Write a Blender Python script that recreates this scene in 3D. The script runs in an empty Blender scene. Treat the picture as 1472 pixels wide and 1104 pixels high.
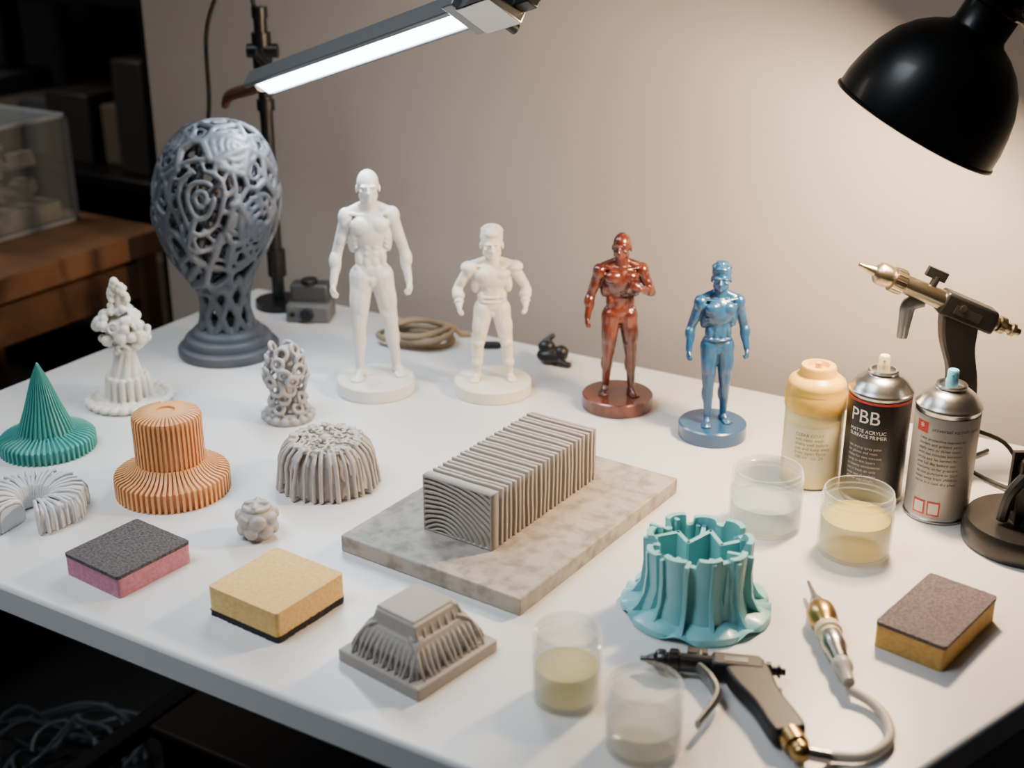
import bpy, bmesh, math, random
from mathutils import Vector, Matrix, Quaternion, noise
random.seed(7)
rad=math.radians
TAU=math.tau
YAW=rad(30.9)      # survey frame (X right, Y away from photographer) -> room frame
TZ=0.75            # table top height
V=Vector

def S(X,Y,z=0.0):
    c,s=math.cos(YAW),math.sin(YAW)
    return V((c*X-s*Y, s*X+c*Y, z))

# ------------------------------------------------------------------ materials
def lin(h):
    h=h.lstrip('#'); o=[]
    for i in (0,2,4):
        c=int(h[i:i+2],16)/255
        o.append(c/12.92 if c<=0.04045 else ((c+0.055)/1.055)**2.4)
    return (*o,1)
MATS={}
def mat(name,col,rough=0.5,metal=0.0,bump=0.0,bscale=80,sss=0.0,coat=0.0,var=0.0,vscale=20,
        col2=None,emit=None,estr=0,layers=0.0,spec=0.5,trans=0.0,vlo=0.4,vhi=0.6):
    if name in MATS: return MATS[name]
    m=bpy.data.materials.new(name); m.use_nodes=True
    nt=m.node_tree; b=nt.nodes['Principled BSDF']
    b.inputs['Base Color'].default_value=lin(col)
    b.inputs['Roughness'].default_value=rough
    b.inputs['Metallic'].default_value=metal
    b.inputs['Specular IOR Level'].default_value=spec
    b.inputs['Coat Weight'].default_value=coat
    b.inputs['Coat Roughness'].default_value=0.12
    b.inputs['Transmission Weight'].default_value=trans
    if sss>0:
        b.inputs['Subsurface Weight'].default_value=sss
        b.inputs['Subsurface Scale'].default_value=0.006
        b.inputs['Subsurface Radius'].default_value=(1,0.7,0.5)
    tc=nt.nodes.new('ShaderNodeTexCoord')
    if col2 or var>0:
        n=nt.nodes.new('ShaderNodeTexNoise'); n.inputs['Scale'].default_value=vscale
        n.inputs['Detail'].default_value=6
        nt.links.new(tc.outputs['Object'],n.inputs['Vector'])
        r=nt.nodes.new('ShaderNodeValToRGB')
        c1=lin(col); c2=lin(col2) if col2 else tuple([x*(1-var) for x in c1[:3]]+[1])
        r.color_ramp.elements[0].position=vlo; r.color_ramp.elements[1].position=vhi
        r.color_ramp.elements[0].color=c2; r.color_ramp.elements[1].color=c1
        nt.links.new(n.outputs['Fac'],r.inputs['Fac'])
        nt.links.new(r.outputs['Color'],b.inputs['Base Color'])
    last=None
    if bump>0:
        n=nt.nodes.new('ShaderNodeTexNoise'); n.inputs['Scale'].default_value=bscale
        n.inputs['Detail'].default_value=5
        nt.links.new(tc.outputs['Object'],n.inputs['Vector'])
        bp=nt.nodes.new('ShaderNodeBump'); bp.inputs['Strength'].default_value=bump
        bp.inputs['Distance'].default_value=0.002
        nt.links.new(n.outputs['Fac'],bp.inputs['Height'])
        nt.links.new(bp.outputs['Normal'],b.inputs['Normal']); last=bp
    if layers>0:
        w=nt.nodes.new('ShaderNodeTexWave'); w.wave_type='BANDS'; w.bands_direction='Z'
        w.inputs['Scale'].default_value=180; w.inputs['Distortion'].default_value=0.3
        nt.links.new(tc.outputs['Object'],w.inputs['Vector'])
        bp=nt.nodes.new('ShaderNodeBump'); bp.inputs['Strength'].default_value=layers
        bp.inputs['Distance'].default_value=0.0004
        nt.links.new(w.outputs['Fac'],bp.inputs['Height'])
        if last: nt.links.new(last.outputs['Normal'],bp.inputs['Normal'])
        nt.links.new(bp.outputs['Normal'],b.inputs['Normal'])
    if emit:
        b.inputs['Emission Color'].default_value=lin(emit)
        b.inputs['Emission Strength'].default_value=estr
    MATS[name]=m; return m

def clear_mat(name,col,clear=0.6,rough=0.12,edge=0.6,blend=0.35):
    if name in MATS: return MATS[name]
    m=bpy.data.materials.new(name); m.use_nodes=True
    nt=m.node_tree; b=nt.nodes['Principled BSDF']; out=nt.nodes['Material Output']
    b.inputs['Base Color'].default_value=lin(col); b.inputs['Roughness'].default_value=rough
    t=nt.nodes.new('ShaderNodeBsdfTransparent'); t.inputs['Color'].default_value=(0.98,0.985,0.98,1)
    lw=nt.nodes.new('ShaderNodeLayerWeight'); lw.inputs['Blend'].default_value=blend
    mr=nt.nodes.new('ShaderNodeMapRange')
    mr.inputs['To Min'].default_value=1-clear; mr.inputs['To Max'].default_value=min(1,1-clear+edge)
    mx=nt.nodes.new('ShaderNodeMixShader')
    nt.links.new(lw.outputs['Facing'],mr.inputs['Value'])
    nt.links.new(mr.outputs['Result'],mx.inputs['Fac'])
    nt.links.new(t.outputs[0],mx.inputs[1]); nt.links.new(b.outputs[0],mx.inputs[2])
    nt.links.new(mx.outputs[0],out.inputs['Surface'])
    MATS[name]=m; return m

# ------------------------------------------------------------------ geometry
_ico={}
def ico(n):
    if n not in _ico:
        bm=bmesh.new(); bmesh.ops.create_icosphere(bm,subdivisions=n,radius=1)
        _ico[n]=([v.co.copy() for v in bm.verts],[[v.index for v in f.verts] for f in bm.faces]); bm.free()
    return _ico[n]
def basis(d,xh=V((1,0,0))):
    z=d.normalized()
    if abs(z.dot(xh))>0.95: xh=V((0,1,0))
    x=(xh-z*xh.dot(z)).normalized(); y=z.cross(x)
    return Matrix((x,y,z)).transposed()
def catmull(P,sub,closed=False):
    P=[V(p) for p in P]; n=len(P); out=[]
    rng=n if closed else n-1
    for i in range(rng):
        if closed: a,b,c,d=P[(i-1)%n],P[i],P[(i+1)%n],P[(i+2)%n]
        else: a,b,c,d=P[max(i-1,0)],P[i],P[i+1],P[min(i+2,n-1)]
        for k in range(sub):
            t=k/sub
            out.append(0.5*((2*b)+(c-a)*t+(2*a-5*b+4*c-d)*t*t+(3*b-a-3*c+d)*t**3))
    if not closed: out.append(P[-1])
    return out

class Geo:
    def __init__(s): s.v=[]; s.f=[]; s.m=[]
    def add(s,vs,fs,mi=0,M=None):
        o=len(s.v)
        for p in vs:
            p=V(p); s.v.append(M@p if M is not None else p)
        for f in fs: s.f.append([i+o for i in f]); s.m.append(mi)
        return s
    def box(s,c,sz,mi=0,R=None):
        c=V(c); x,y,z=[k/2 for k in sz]
        vs=[V((a*x,b*y,d*z)) for d in(-1,1) for b in(-1,1) for a in(-1,1)]
        if R is not None: vs=[R@p for p in vs]
        vs=[p+c for p in vs]
        return s.add(vs,[(0,2,3,1),(4,5,7,6),(0,1,5,4),(2,6,7,3),(0,4,6,2),(1,3,7,5)],mi)
    def ell(s,c,r,R=None,mi=0,n=3):
        vs,fs=ico(n); c=V(c)
        if isinstance(r,(int,float)): r=(r,r,r)
        o=[V((p.x*r[0],p.y*r[1],p.z*r[2])) for p in vs]
        if R is not None: o=[R@p for p in o]
        return s.add([p+c for p in o],fs,mi)
    def cyl(s,a,b,r1,r2=None,seg=24,mi=0):
        a,b=V(a),V(b); r2=r1 if r2 is None else r2
        B=basis(b-a); vs=[];
        for c,r in((a,r1),(b,r2)):
            for i in range(seg):
                t=TAU*i/seg; vs.append(c+B@V((r*math.cos(t),r*math.sin(t),0)))
        fs=[(i,(i+1)%seg,seg+(i+1)%seg,seg+i) for i in range(seg)]
        fs+=[list(range(seg))[::-1],list(range(seg,2*seg))]
        return s.add(vs,fs,mi)
    def cap(s,a,ra,b,rb,mi=0,seg=14,k=4):
        a,b=V(a),V(b); L=(b-a).length
        if L<1e-6: return s.ell(a,max(ra,rb),mi=mi,n=2)
        prof=[]
        for i in range(k+1):
            t=-math.pi/2+math.pi/2*i/k; prof.append((ra*math.cos(t),ra*math.sin(t)))
        for i in range(k+1):
            t=math.pi/2*i/k; prof.append((rb*math.cos(t),L+rb*math.sin(t)))
        M=Matrix.Translation(a)@basis(b-a).to_4x4()
        return s.lathe(prof,seg,mi,M)
    def lathe(s,prof,seg=48,mi=0,M=None,fn=None,t0=0,t1=TAU):
        """prof: (r,z[,amp]); fn(theta,k)->0..1 pushes along the profile normal"""
        n=len(prof); rings=[]; vs=[]; full=abs(t1-t0-TAU)<1e-6
        cnt=seg if full else seg+1
        for k,p in enumerate(prof):
            r,z=p[0],p[1]; amp=p[2] if len(p)>2 else 0
            if r<1e-6 : rings.append([len(vs)]*cnt); vs.append(V((0,0,z))); continue
            q0=prof[max(k-1,0)]; q1=prof[min(k+1,n-1)]
            dr,dz=q1[0]-q0[0],q1[1]-q0[1]; l=math.hypot(dr,dz) or 1
            nr,nz=dz/l,-dr/l; ring=[]
            for i in range(cnt):
                t=t0+(t1-t0)*i/seg; d=amp*fn(t,k) if (fn and amp) else 0
                rr=r+nr*d; ring.append(len(vs)); vs.append(V((rr*math.cos(t),rr*math.sin(t),z+nz*d)))
            rings.append(ring)
        fs=[]
        for k in range(n-1):
            A,B=rings[k],rings[k+1]
            for i in range(seg):
                j=(i+1)%cnt
                f=[A[i],A[j],B[j],B[i]]; g=[]
                for x in f:
                    if x not in g: g.append(x)
                if len(g)>2: fs.append(g)
        return s.add(vs,fs,mi,M)
    def tube(s,P,r,seg=10,mi=0,closed=False,sub=6,flat=1.0):
        n0=len(P); Q=catmull(P,sub,closed) if sub>1 else [V(p) for p in P]
        n=len(Q); vs=[]; up=None
        for i,p in enumerate(Q):
            a=Q[(i-1)%n] if closed else Q[max(i-1,0)]
            b=Q[(i+1)%n] if closed else Q[min(i+1,n-1)]
            d=(b-a).normalized()
            if up is None: up=basis(d).col[0].copy()
            up=(up-d*up.dot(d)).normalized(); w=d.cross(up)
            if callable(r): rr=r(i/(n-1))
            elif isinstance(r,(list,tuple)):
                x=i/(n-1)*(len(r)-1); k=min(int(x),len(r)-2); rr=r[k]+(r[k+1]-r[k])*(x-k)
            else: rr=r
            for j in range(seg):
                t=TAU*j/seg; vs.append(p+up*(rr*math.cos(t))+w*(rr*math.sin(t)*flat))
        fs=[]
        for i in range(n if closed else n-1):
            for j in range(seg):
                a=i*seg+j; b=i*seg+(j+1)%seg; i2=(i+1)%n
                fs.append((a,b,i2*seg+(j+1)%seg,i2*seg+j))
        if not closed: fs+=[list(range(seg))[::-1],list(range((n-1)*seg,n*seg))]
        return s.add(vs,fs,mi)
    def prism(s,poly,th,M=None,mi=0):
        n=len(poly)
        vs=[V((p[0],p[1],-th/2)) for p in poly]+[V((p[0],p[1],th/2)) for p in poly]
        fs=[list(range(n))[::-1],list(range(n,2*n))]+[(i,(i+1)%n,n+(i+1)%n,n+i) for i in range(n)]
        return s.add(vs,fs,mi,M)
    def build(s,name,parent=None,mats=(),bevel=0,angle=35,bseg=2,sub=0,recalc=True):
        me=bpy.data.meshes.new(name)
        me.from_pydata([tuple(p) for p in s.v],[],s.f)
        for m in mats: me.materials.append(m)
        me.polygons.foreach_set('material_index',s.m)
        if recalc:
            bm=bmesh.new(); bm.from_mesh(me); bmesh.ops.recalc_face_normals(bm,faces=bm.faces); bm.to_mesh(me); bm.free()
        me.shade_smooth()
        if angle<180: me.set_sharp_from_angle(angle=rad(angle))
        ob=bpy.data.objects.new(name,me); bpy.context.collection.objects.link(ob)
        if parent: ob.parent=parent
        if bevel:
            b=ob.modifiers.new('bevel','BEVEL'); b.width=bevel; b.segments=bseg
            b.limit_method='ANGLE'; b.angle_limit=rad(40); b.harden_normals=False
        if sub:
            q=ob.modifiers.new('sub','SUBSURF'); q.levels=sub; q.render_levels=sub
        return ob

def remesh(geo,name,parent,m,voxel,smooth=2,scale=None,factor=0.5,zcut=None):
    me=bpy.data.meshes.new('tmp'); me.from_pydata([tuple(p) for p in geo.v],[],geo.f)
    bm=bmesh.new(); bm.from_mesh(me); bmesh.ops.recalc_face_normals(bm,faces=bm.faces); bm.to_mesh(me); bm.free()
    ob=bpy.data.objects.new('tmp',me); bpy.context.collection.objects.link(ob)
    r=ob.modifiers.new('r','REMESH'); r.mode='VOXEL'; r.voxel_size=voxel
    if smooth:
        q=ob.modifiers.new('s','SMOOTH'); q.factor=factor; q.iterations=smooth
    dg=bpy.context.evaluated_depsgraph_get(); dg.update()
    nm=bpy.data.meshes.new_from_object(ob.evaluated_get(dg)); nm.name=name
    bpy.data.objects.remove(ob); bpy.data.meshes.remove(me)
    if scale: # (target height)
        zs=[v.co.z for v in nm.vertices]; z0,z1=min(zs),max(zs); k=scale/(z1-z0)
        for v in nm.vertices: v.co=V((v.co.x*k,v.co.y*k,(v.co.z-z0)*k))
    nm.materials.clear(); nm.materials.append(m); nm.shade_smooth()
    o2=bpy.data.objects.new(name,nm); bpy.context.collection.objects.link(o2)
    if parent: o2.parent=parent
    return o2

def place(name,X,Y,az=0.0,z=TZ):
    e=bpy.data.objects.new(name,None); e.empty_display_size=0.03
    p=S(X,Y,z); e.location=p; e.rotation_euler=(0,0,YAW-rad(az))
    bpy.context.collection.objects.link(e); return e
def root(name,x,y,z,rz=0):
    e=bpy.data.objects.new(name,None); e.empty_display_size=0.03
    e.location=(x,y,z); e.rotation_euler=(0,0,rz); bpy.context.collection.objects.link(e); return e

def wrap_text(parent,txt,size,R,a0,z,m,align='LEFT',ls=1.0):
    cu=bpy.data.curves.new('label_text','FONT'); cu.body=txt; cu.size=size; cu.align_x=align; cu.space_line=ls
    ob=bpy.data.objects.new('t',cu); bpy.context.collection.objects.link(ob)
    dg=bpy.context.evaluated_depsgraph_get(); dg.update()
    me=bpy.data.meshes.new_from_object(ob.evaluated_get(dg)); bpy.data.objects.remove(ob)
    for v in me.vertices:
        x,y=v.co.x,v.co.y; t=x/R+a0
        v.co=V((R*math.sin(t),-R*math.cos(t),z+y))
    me.materials.clear(); me.materials.append(m)
    o=bpy.data.objects.new('label_text',me); bpy.context.collection.objects.link(o); o.parent=parent
    return o

# ------------------------------------------------------------------ palette
M_wall=mat('wall_paint','#a8a29d',0.85,bump=0.08,bscale=60,var=0.04,vscale=3)
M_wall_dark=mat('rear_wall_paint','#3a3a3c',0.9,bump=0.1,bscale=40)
M_floor=mat('floor_concrete','#1f1c1a',0.85,bump=0.2,bscale=12,var=0.35,vscale=4)
M_table=mat('white_laminate','#d2d1cf',0.36,bump=0.03,bscale=300,var=0.03,vscale=6)
M_black=mat('black_plastic','#0d0d0e',0.4)
M_blackm=mat('black_metal','#0b0b0c',0.36,metal=0.2,coat=0.15)
M_steel=mat('brushed_steel','#b0afad',0.28,metal=1)
M_dsteel=mat('dark_steel','#55575a',0.35,metal=0.9)
M_brass=mat('brass','#a98c58',0.3,metal=1)
M_wood=mat('bench_wood','#94694a',0.55,bump=0.1,bscale=40,var=0.3,vscale=8)

# ------------------------------------------------------------------ room shell
def wall(name,x0,x1,y0,y1,z0,z1,m,bevel=0):
    g=Geo(); g.box(((x0+x1)/2,(y0+y1)/2,(z0+z1)/2),(x1-x0,y1-y0,z1-z0)); return g.build(name,None,[m],bevel)
wall('floor',-4.2,2.4,-2.0,3.0,-0.06,0.0,M_floor)
wall('wall_back',-1.66,2.3,1.60,1.72,0,2.7,M_wall)
wall('wall_return',-1.66,-1.56,1.72,2.85,0,2.7,M_wall)
wall('wall_rear',-4.1,-1.56,2.85,2.95,0,2.7,M_wall_dark)
wall('wall_left',-4.2,-4.1,-2.0,2.95,0,2.7,M_wall_dark)
wall('wall_right',2.2,2.3,-2.0,1.60,0,2.7,M_wall)
wall('baseboard_back',-1.66,2.2,1.585,1.60,0,0.09,M_wall)

# ------------------------------------------------------------------ work table
tb=root('work_table',0,0,0)
g=Geo()
poly=[(-1.3875,0.69),(-0.2216,0.69),(0.093,1.525),(-1.3875,1.525)]
g.prism(poly,0.032,Matrix.Translation((0,0,TZ-0.016)))
g.build('top',tb,[M_table],bevel=0.004)
g=Geo()
for x,y in((-1.32,0.76),(-1.32,1.46),(-0.29,0.76),(-0.04,1.46)):
    g.box((x,y,0.359),(0.045,0.045,0.718))
g.box((-0.80,0.76,0.69),(1.02,0.03,0.05)); g.box((-0.68,1.46,0.69),(1.24,0.03,0.05))
g.box((-1.32,1.11,0.69),(0.03,0.66,0.05)); g.box((-1.32,1.11,0.18),(0.03,0.66,0.03))
g.build('frame',tb,[M_black],bevel=0.003)

# things below the table
cab=root('cable_tangle',*S(-0.72,1.72,0.0))
g=Geo()
for k in range(9):
    P=[]
    ph=random.random()*TAU; rr=random.uniform(.06,.14)
    for i in range(9):
        t=ph+TAU*i/9; q=rr*random.uniform(.7,1.25)
        P.append((q*math.cos(t)+random.uniform(-.03,.03),q*math.sin(t)*1.2,0.012+random.uniform(0,.09)))
    g.tube(P,0.0035,6,closed=True,sub=5)
g.build('cables',cab,[mat('cable_grey','#4a4d52',0.5)])
tbx=root('tool_crate',-0.95,1.20,0)
g=Geo(); g.box((0,0,0.13),(0.5,0.3,0.26)); g.box((0,0,0.27),(0.52,0.32,0.02)); 
for i in range(7): g.box((-0.21+0.07*i,-0.155,0.13),(0.012,0.012,0.24))
g.build('crate',tbx,[mat('crate_plastic','#1b1a1b',0.6)],bevel=0.006)
g=Geo(); g.tube([(-.1,0,.28),(-.09,0,.32),(.09,0,.32),(.1,0,.28)],0.008,8); g.build('handle',tbx,[M_black])

# ------------------------------------------------------------------ rear bench, box, rack
wb=root('wooden_bench',-2.06,1.37,0)
g=Geo(); g.box((0,0,TZ-0.022),(0.56,0.70,0.044)); g.build('top',wb,[M_wood],bevel=0.004)
g=Geo()
for x in(-.24,.24):
    for y in(-.31,.31): g.box((x,y,0.353),(0.05,0.05,0.706))
g.box((0.25,0,0.66),(0.025,0.60,0.07)); g.box((0,0,.2),(0.5,0.6,0.02))
g.build('legs',wb,[mat('bench_wood_dark','#6d4d34',0.6,var=.3)],bevel=0.003)
ac=root('acrylic_display_case',-2.10,1.545,TZ)
g=Geo()
for sx in(-1,1):
    for sy in(-1,1): g.box((sx*.138,sy*.128,.10),(.006,.006,.196))
for z in(.003,.197):
    for sy in(-1,1): g.box((0,sy*.128,z),(.282,.006,.006))
    for sx in(-1,1): g.box((sx*.138,0,z),(.006,.262,.006))
g.build('frame',ac,[mat('frame_grey','#a9b0b4',0.4)])
g=Geo(); g.box((0,-.128,.10),(.27,.002,.19)); g.box((.138,0,.10),(.002,.25,.19)); g.box((0,0,.197),(.27,.25,.002))
g.build('panels',ac,[clear_mat('acrylic','#aab4b8',0.88,0.1,.4)])
g=Geo()
for k in range(40):
    g.box((random.uniform(-.09,.09),random.uniform(-.08,.08),random.uniform(.04,.14)),
          (random.uniform(.015,.06),random.uniform(.008,.03),random.uniform(.008,.03)),0,
          Matrix.Rotation(random.random()*3,3,'Z')@Matrix.Rotation(random.random()*2,3,'X'))
g.box((0,0,.02),(.24,.22,.036))
g.build('contents',ac,[mat('paper_parts','#aea698',0.8,var=.3,vscale=30)],bevel=.003)
wp=root('parts_tray',-1.93,1.20,TZ)
g=Geo(); g.box((0,0,.012),(.16,.12,.024)); g.box((0,0,.032),(.13,.09,.016)); g.build('tray',wp,[mat('tray_grey','#b8b8b8',0.6)],bevel=.006)

rk=root('storage_rack',-2.75,2.42,0)
g=Geo()
for x in(-.5,.47):
    for y in(-.2,.2): g.box((x,y,1.1),(.04,.04,2.2))
for z in(.25,.65,1.08,1.5,1.95): g.box((0,0,z),(.97,.42,.03))
g.build('frame',rk,[M_black],bevel=.003)
g=Geo()
for z in(.265,.665,1.095,1.515):
    x=-.42
    while x<.4:
        w=random.uniform(.08,.2); h=random.uniform(.1,.28)
        g.box((x+w/2,random.uniform(-.04,.04),z+h/2),(w*.9,.26,h),random.randrange(3)); x+=w
g.build('boxes',rk,[mat('box_a','#44464a',.7),mat('box_b','#5c5146',.7),mat('box_c','#2e2c2b',.5)],bevel=.005)

# ------------------------------------------------------------------ LED bar lamp
M_led=mat('led_diffuser','#ffffff',0.4,emit='#e2f1ff',estr=18)
lp=place('led_bar_lamp',-0.357,1.928)
P1=V((-.038,-.062,.331)); P2=V((.346,-.581,.513)); d=(P2-P1).normalized(); Lb=(P2-P1).length
nn=V((0,-.86,-.5)); nn=(nn-d*nn.dot(d)).normalized(); ww=d.cross(nn).normalized()
if ww.z<0: ww=-ww
RB=Matrix((d,ww,nn)).transposed()   # local x along bar, y = up-ish width, z = lit face normal
g=Geo()
c=P1.lerp(P2,.55)
g.box(c-nn*.006,(Lb*.82,.036,.012),0,RB)
g.box(c+ww*.0155,(Lb*.82,.007,.024),0,RB)
g.box(c-ww*.0165,(Lb*.82,.003,.014),0,RB)
g.box(P2-d*.012,(.06,.044,.034),1,RB)
g.box(P2-d*.05+ww*.004,(.02,.05,.03),0,RB)
g.box(P2+d*.03-ww*.012,(.025,.014,.014),2,RB)
g.cyl(P2-d*.01-ww*.02+nn*.01,P2-d*.01-ww*.034+nn*.01,.006,seg=12,mi=2)
g.build('housing',lp,[mat('lamp_alu','#7c8083',.38,metal=.5),M_steel,M_black],bevel=.002)
g=Geo(); g.box(P1.lerp(P2,.545)+nn*.0025-ww*.002,(Lb*.76,.023,.007),0,RB); g.build('diffuser',lp,[M_led],bevel=.001)
g=Geo(); g.tube([P1-d*.02-V((0,0,.012)),P1,P1.lerp(P2,.08),P1.lerp(P2,.16)],[.005,.008,.009,.010],10)
g.build('tip',lp,[mat('copper_tip','#6b4738',.4,metal=.4)])
g=Geo()
g.cyl((0,0,0),(0,0,.012),.036,seg=32); g.cyl((0,0,.012),(0,0,.43),.0095,seg=20)
g.cyl((0,0,.36),(0,0,.41),.014,seg=20); g.cyl((-.02,-.005,.385),(.024,-.005,.385),.010,seg=16)
g.tube([(0,-.005,.385),(.01,-.07,.385),P1.lerp(P2,.22)-nn*.01],.007,10)
g.cyl((0,0,.43),(0,0,.445),.0115,seg=16); g.cyl((0,0,.05),(0,0,.09),.014,seg=20)
g.cyl((0,0,.30),(0,0,.315),.013,seg=20)
g.build('stand',lp,[M_black])
g=Geo()
g.tube([(-.004,.004,.41),(-.012,.01,.46),(-.03,-.0,.50),(-.075,0,.42),(-.085,.01,.30),(-.11,.02,.18),(-.12,.03,.08),(-.10,.03,.02),(-.05,.025,.008)],.0032,8)
g.build('cable',lp,[M_black])

# ------------------------------------------------------------------ desk lamp
dl=place('desk_lamp',0.519,1.183)
g=Geo(); g.lathe([(0,0),(.060,0),(.062,.003),(.062,.020),(.059,.025),(.02,.027),(.018,.032),(0,.032)],72)
g.build('base',dl,[M_blackm],angle=50)
rc=V((-.1235,.117,.398)); ax=V((.45,-.11,.88)).normalized()
ML=Matrix.Translation(rc)@basis(ax).to_4x4()
prof=[(.0875,0),(.0875,.002),(.0855,.004),(.085,.018),(.0815,.036),(.0765,.053),(.067,.072),(.055,.086),(.042,.096),(.030,.102),(.027,.106),(.027,.128),(.030,.130),(.030,.135),(.024,.138),(.024,.165),(.020,.170),(0,.170)]
g=Geo(); g.lathe(prof,96,0,ML)
for i in range(8):
    z=.140+i*.003; g.lathe([(.0245,z),(.0262,z+.0008),(.0245,z+.0016)],40,0,ML)
g.build('shade',dl,[M_blackm],angle=40)
inner=[(.0875,0),(.0845,.001),(.083,.018),(.0795,.036),(.0745,.052),(.065,.070),(.053,.083),(.040,.093),(.02,.097),(0,.097)]
g=Geo(); g.lathe(inner,96,0,ML); g.build('reflector',dl,[mat('reflector_white','#f3efe6',.35)],angle=60)
g=Geo(); g.ell(ML@V((0,0,.056)),(.022,.022,.024),basis(ax)); g.cyl(ML@V((0,0,.07)),ML@V((0,0,.095)),.013,mi=1)
g.build('bulb',dl,[mat('bulb_glow','#fff4e0',.3,emit='#ffd9a8',estr=22),M_steel])
g=Geo()
J=ML@V((0,0,.125)); K=V((.0,.145,.475)); E=V((.20,.06,.42))
g.tube([J,J+V((.03,.02,.0)),K],.006,10); g.cyl(K-V((0,.014,0)),K+V((0,.014,0)),.012,mi=0)
g.cyl(K-V((.002,.02,0)),K+V((.002,.02,0)),.005,mi=1)
g.cyl(J+V((.012,-.028,-.0)),J+V((.012,-.018,0)),.006,mi=2)
g.cyl(K+V((0,0,.008)),E+V((0,0,.008)),.005); g.cyl(K-V((0,0,.01)),E-V((0,0,.01)),.005)
g.cyl(E-V((0,.02,0)),E+V((0,.02,0)),.018)
E2=V((.0,.0,.080))
g.cyl((0,0,.02),(0,0,.06),.012); g.cyl(E2-V((0,.018,0)),E2+V((0,.018,0)),.014)
g.cyl(E2+V((-.006,0,0)),E+V((-.008,0,0)),.005); g.cyl(E2+V((.012,0,0)),E+V((.012,0,0)),.005)
g.box((-.004,-.012,.06),(.030,.006,.07)); g.box((-.004,.012,.06),(.03,.006,.07))
g.tube([(-.03,-.01,.03),(-.026,-.012,.06),(-.010,-.014,.085)],.006,8)
P=[];N=26; A=V((-.004,-.016,.088)); B=E2.lerp(E,.38)+V((-.012,-.014,0))
Bs=basis(B-A)
for i in range(N*6+1):
    t=i/6*TAU; P.append(A.lerp(B,i/(N*6))+Bs@V((.0095*math.cos(t),.0095*math.sin(t),0)))
g.tube(P,.0022,6,sub=1)
g.cyl(A,B,.0055)
g.build('arm',dl,[M_black,M_steel,M_brass])

# ------------------------------------------------------------------ figurines
def hand(b,W,dr,n,s):
    dr=dr.normalized(); n=(n-dr*n.dot(dr)).normalized(); sp=dr.cross(n)
    R=Matrix((n,sp,dr)).transposed()
    b.ell(W+dr*.026,(.0145,.023,.028),R)
    pe=W+dr*.040
    for i in range(4):
        o=(i-1.5)*.0115; ln=[.9,1.0,1.0,.82][i]
        a=pe+sp*o; p1=a+dr*.017*ln+n*.004; p2=p1+dr*.003+n*.016*ln; p3=p2-dr*.014*ln+n*.004
        b.cap(a,.0078,p1,.0074,seg=8,k=3); b.cap(p1,.0074,p2,.0068,seg=8,k=3); b.cap(p2,.0068,p3,.006,seg=8,k=3)
    fw=sp if sp.y<0 else -sp
    if abs(sp.y)<.3: fw=sp if sp.z>0 else -sp
    a=W+dr*.014+fw*.014; p1=a+dr*.018+fw*.010+n*.008; p2=p1+dr*.013+n*.012-fw*.005
    b.cap(a,.010,p1,.0082,seg=8,k=3); b.cap(p1,.0082,p2,.0066,seg=8,k=3)

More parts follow.
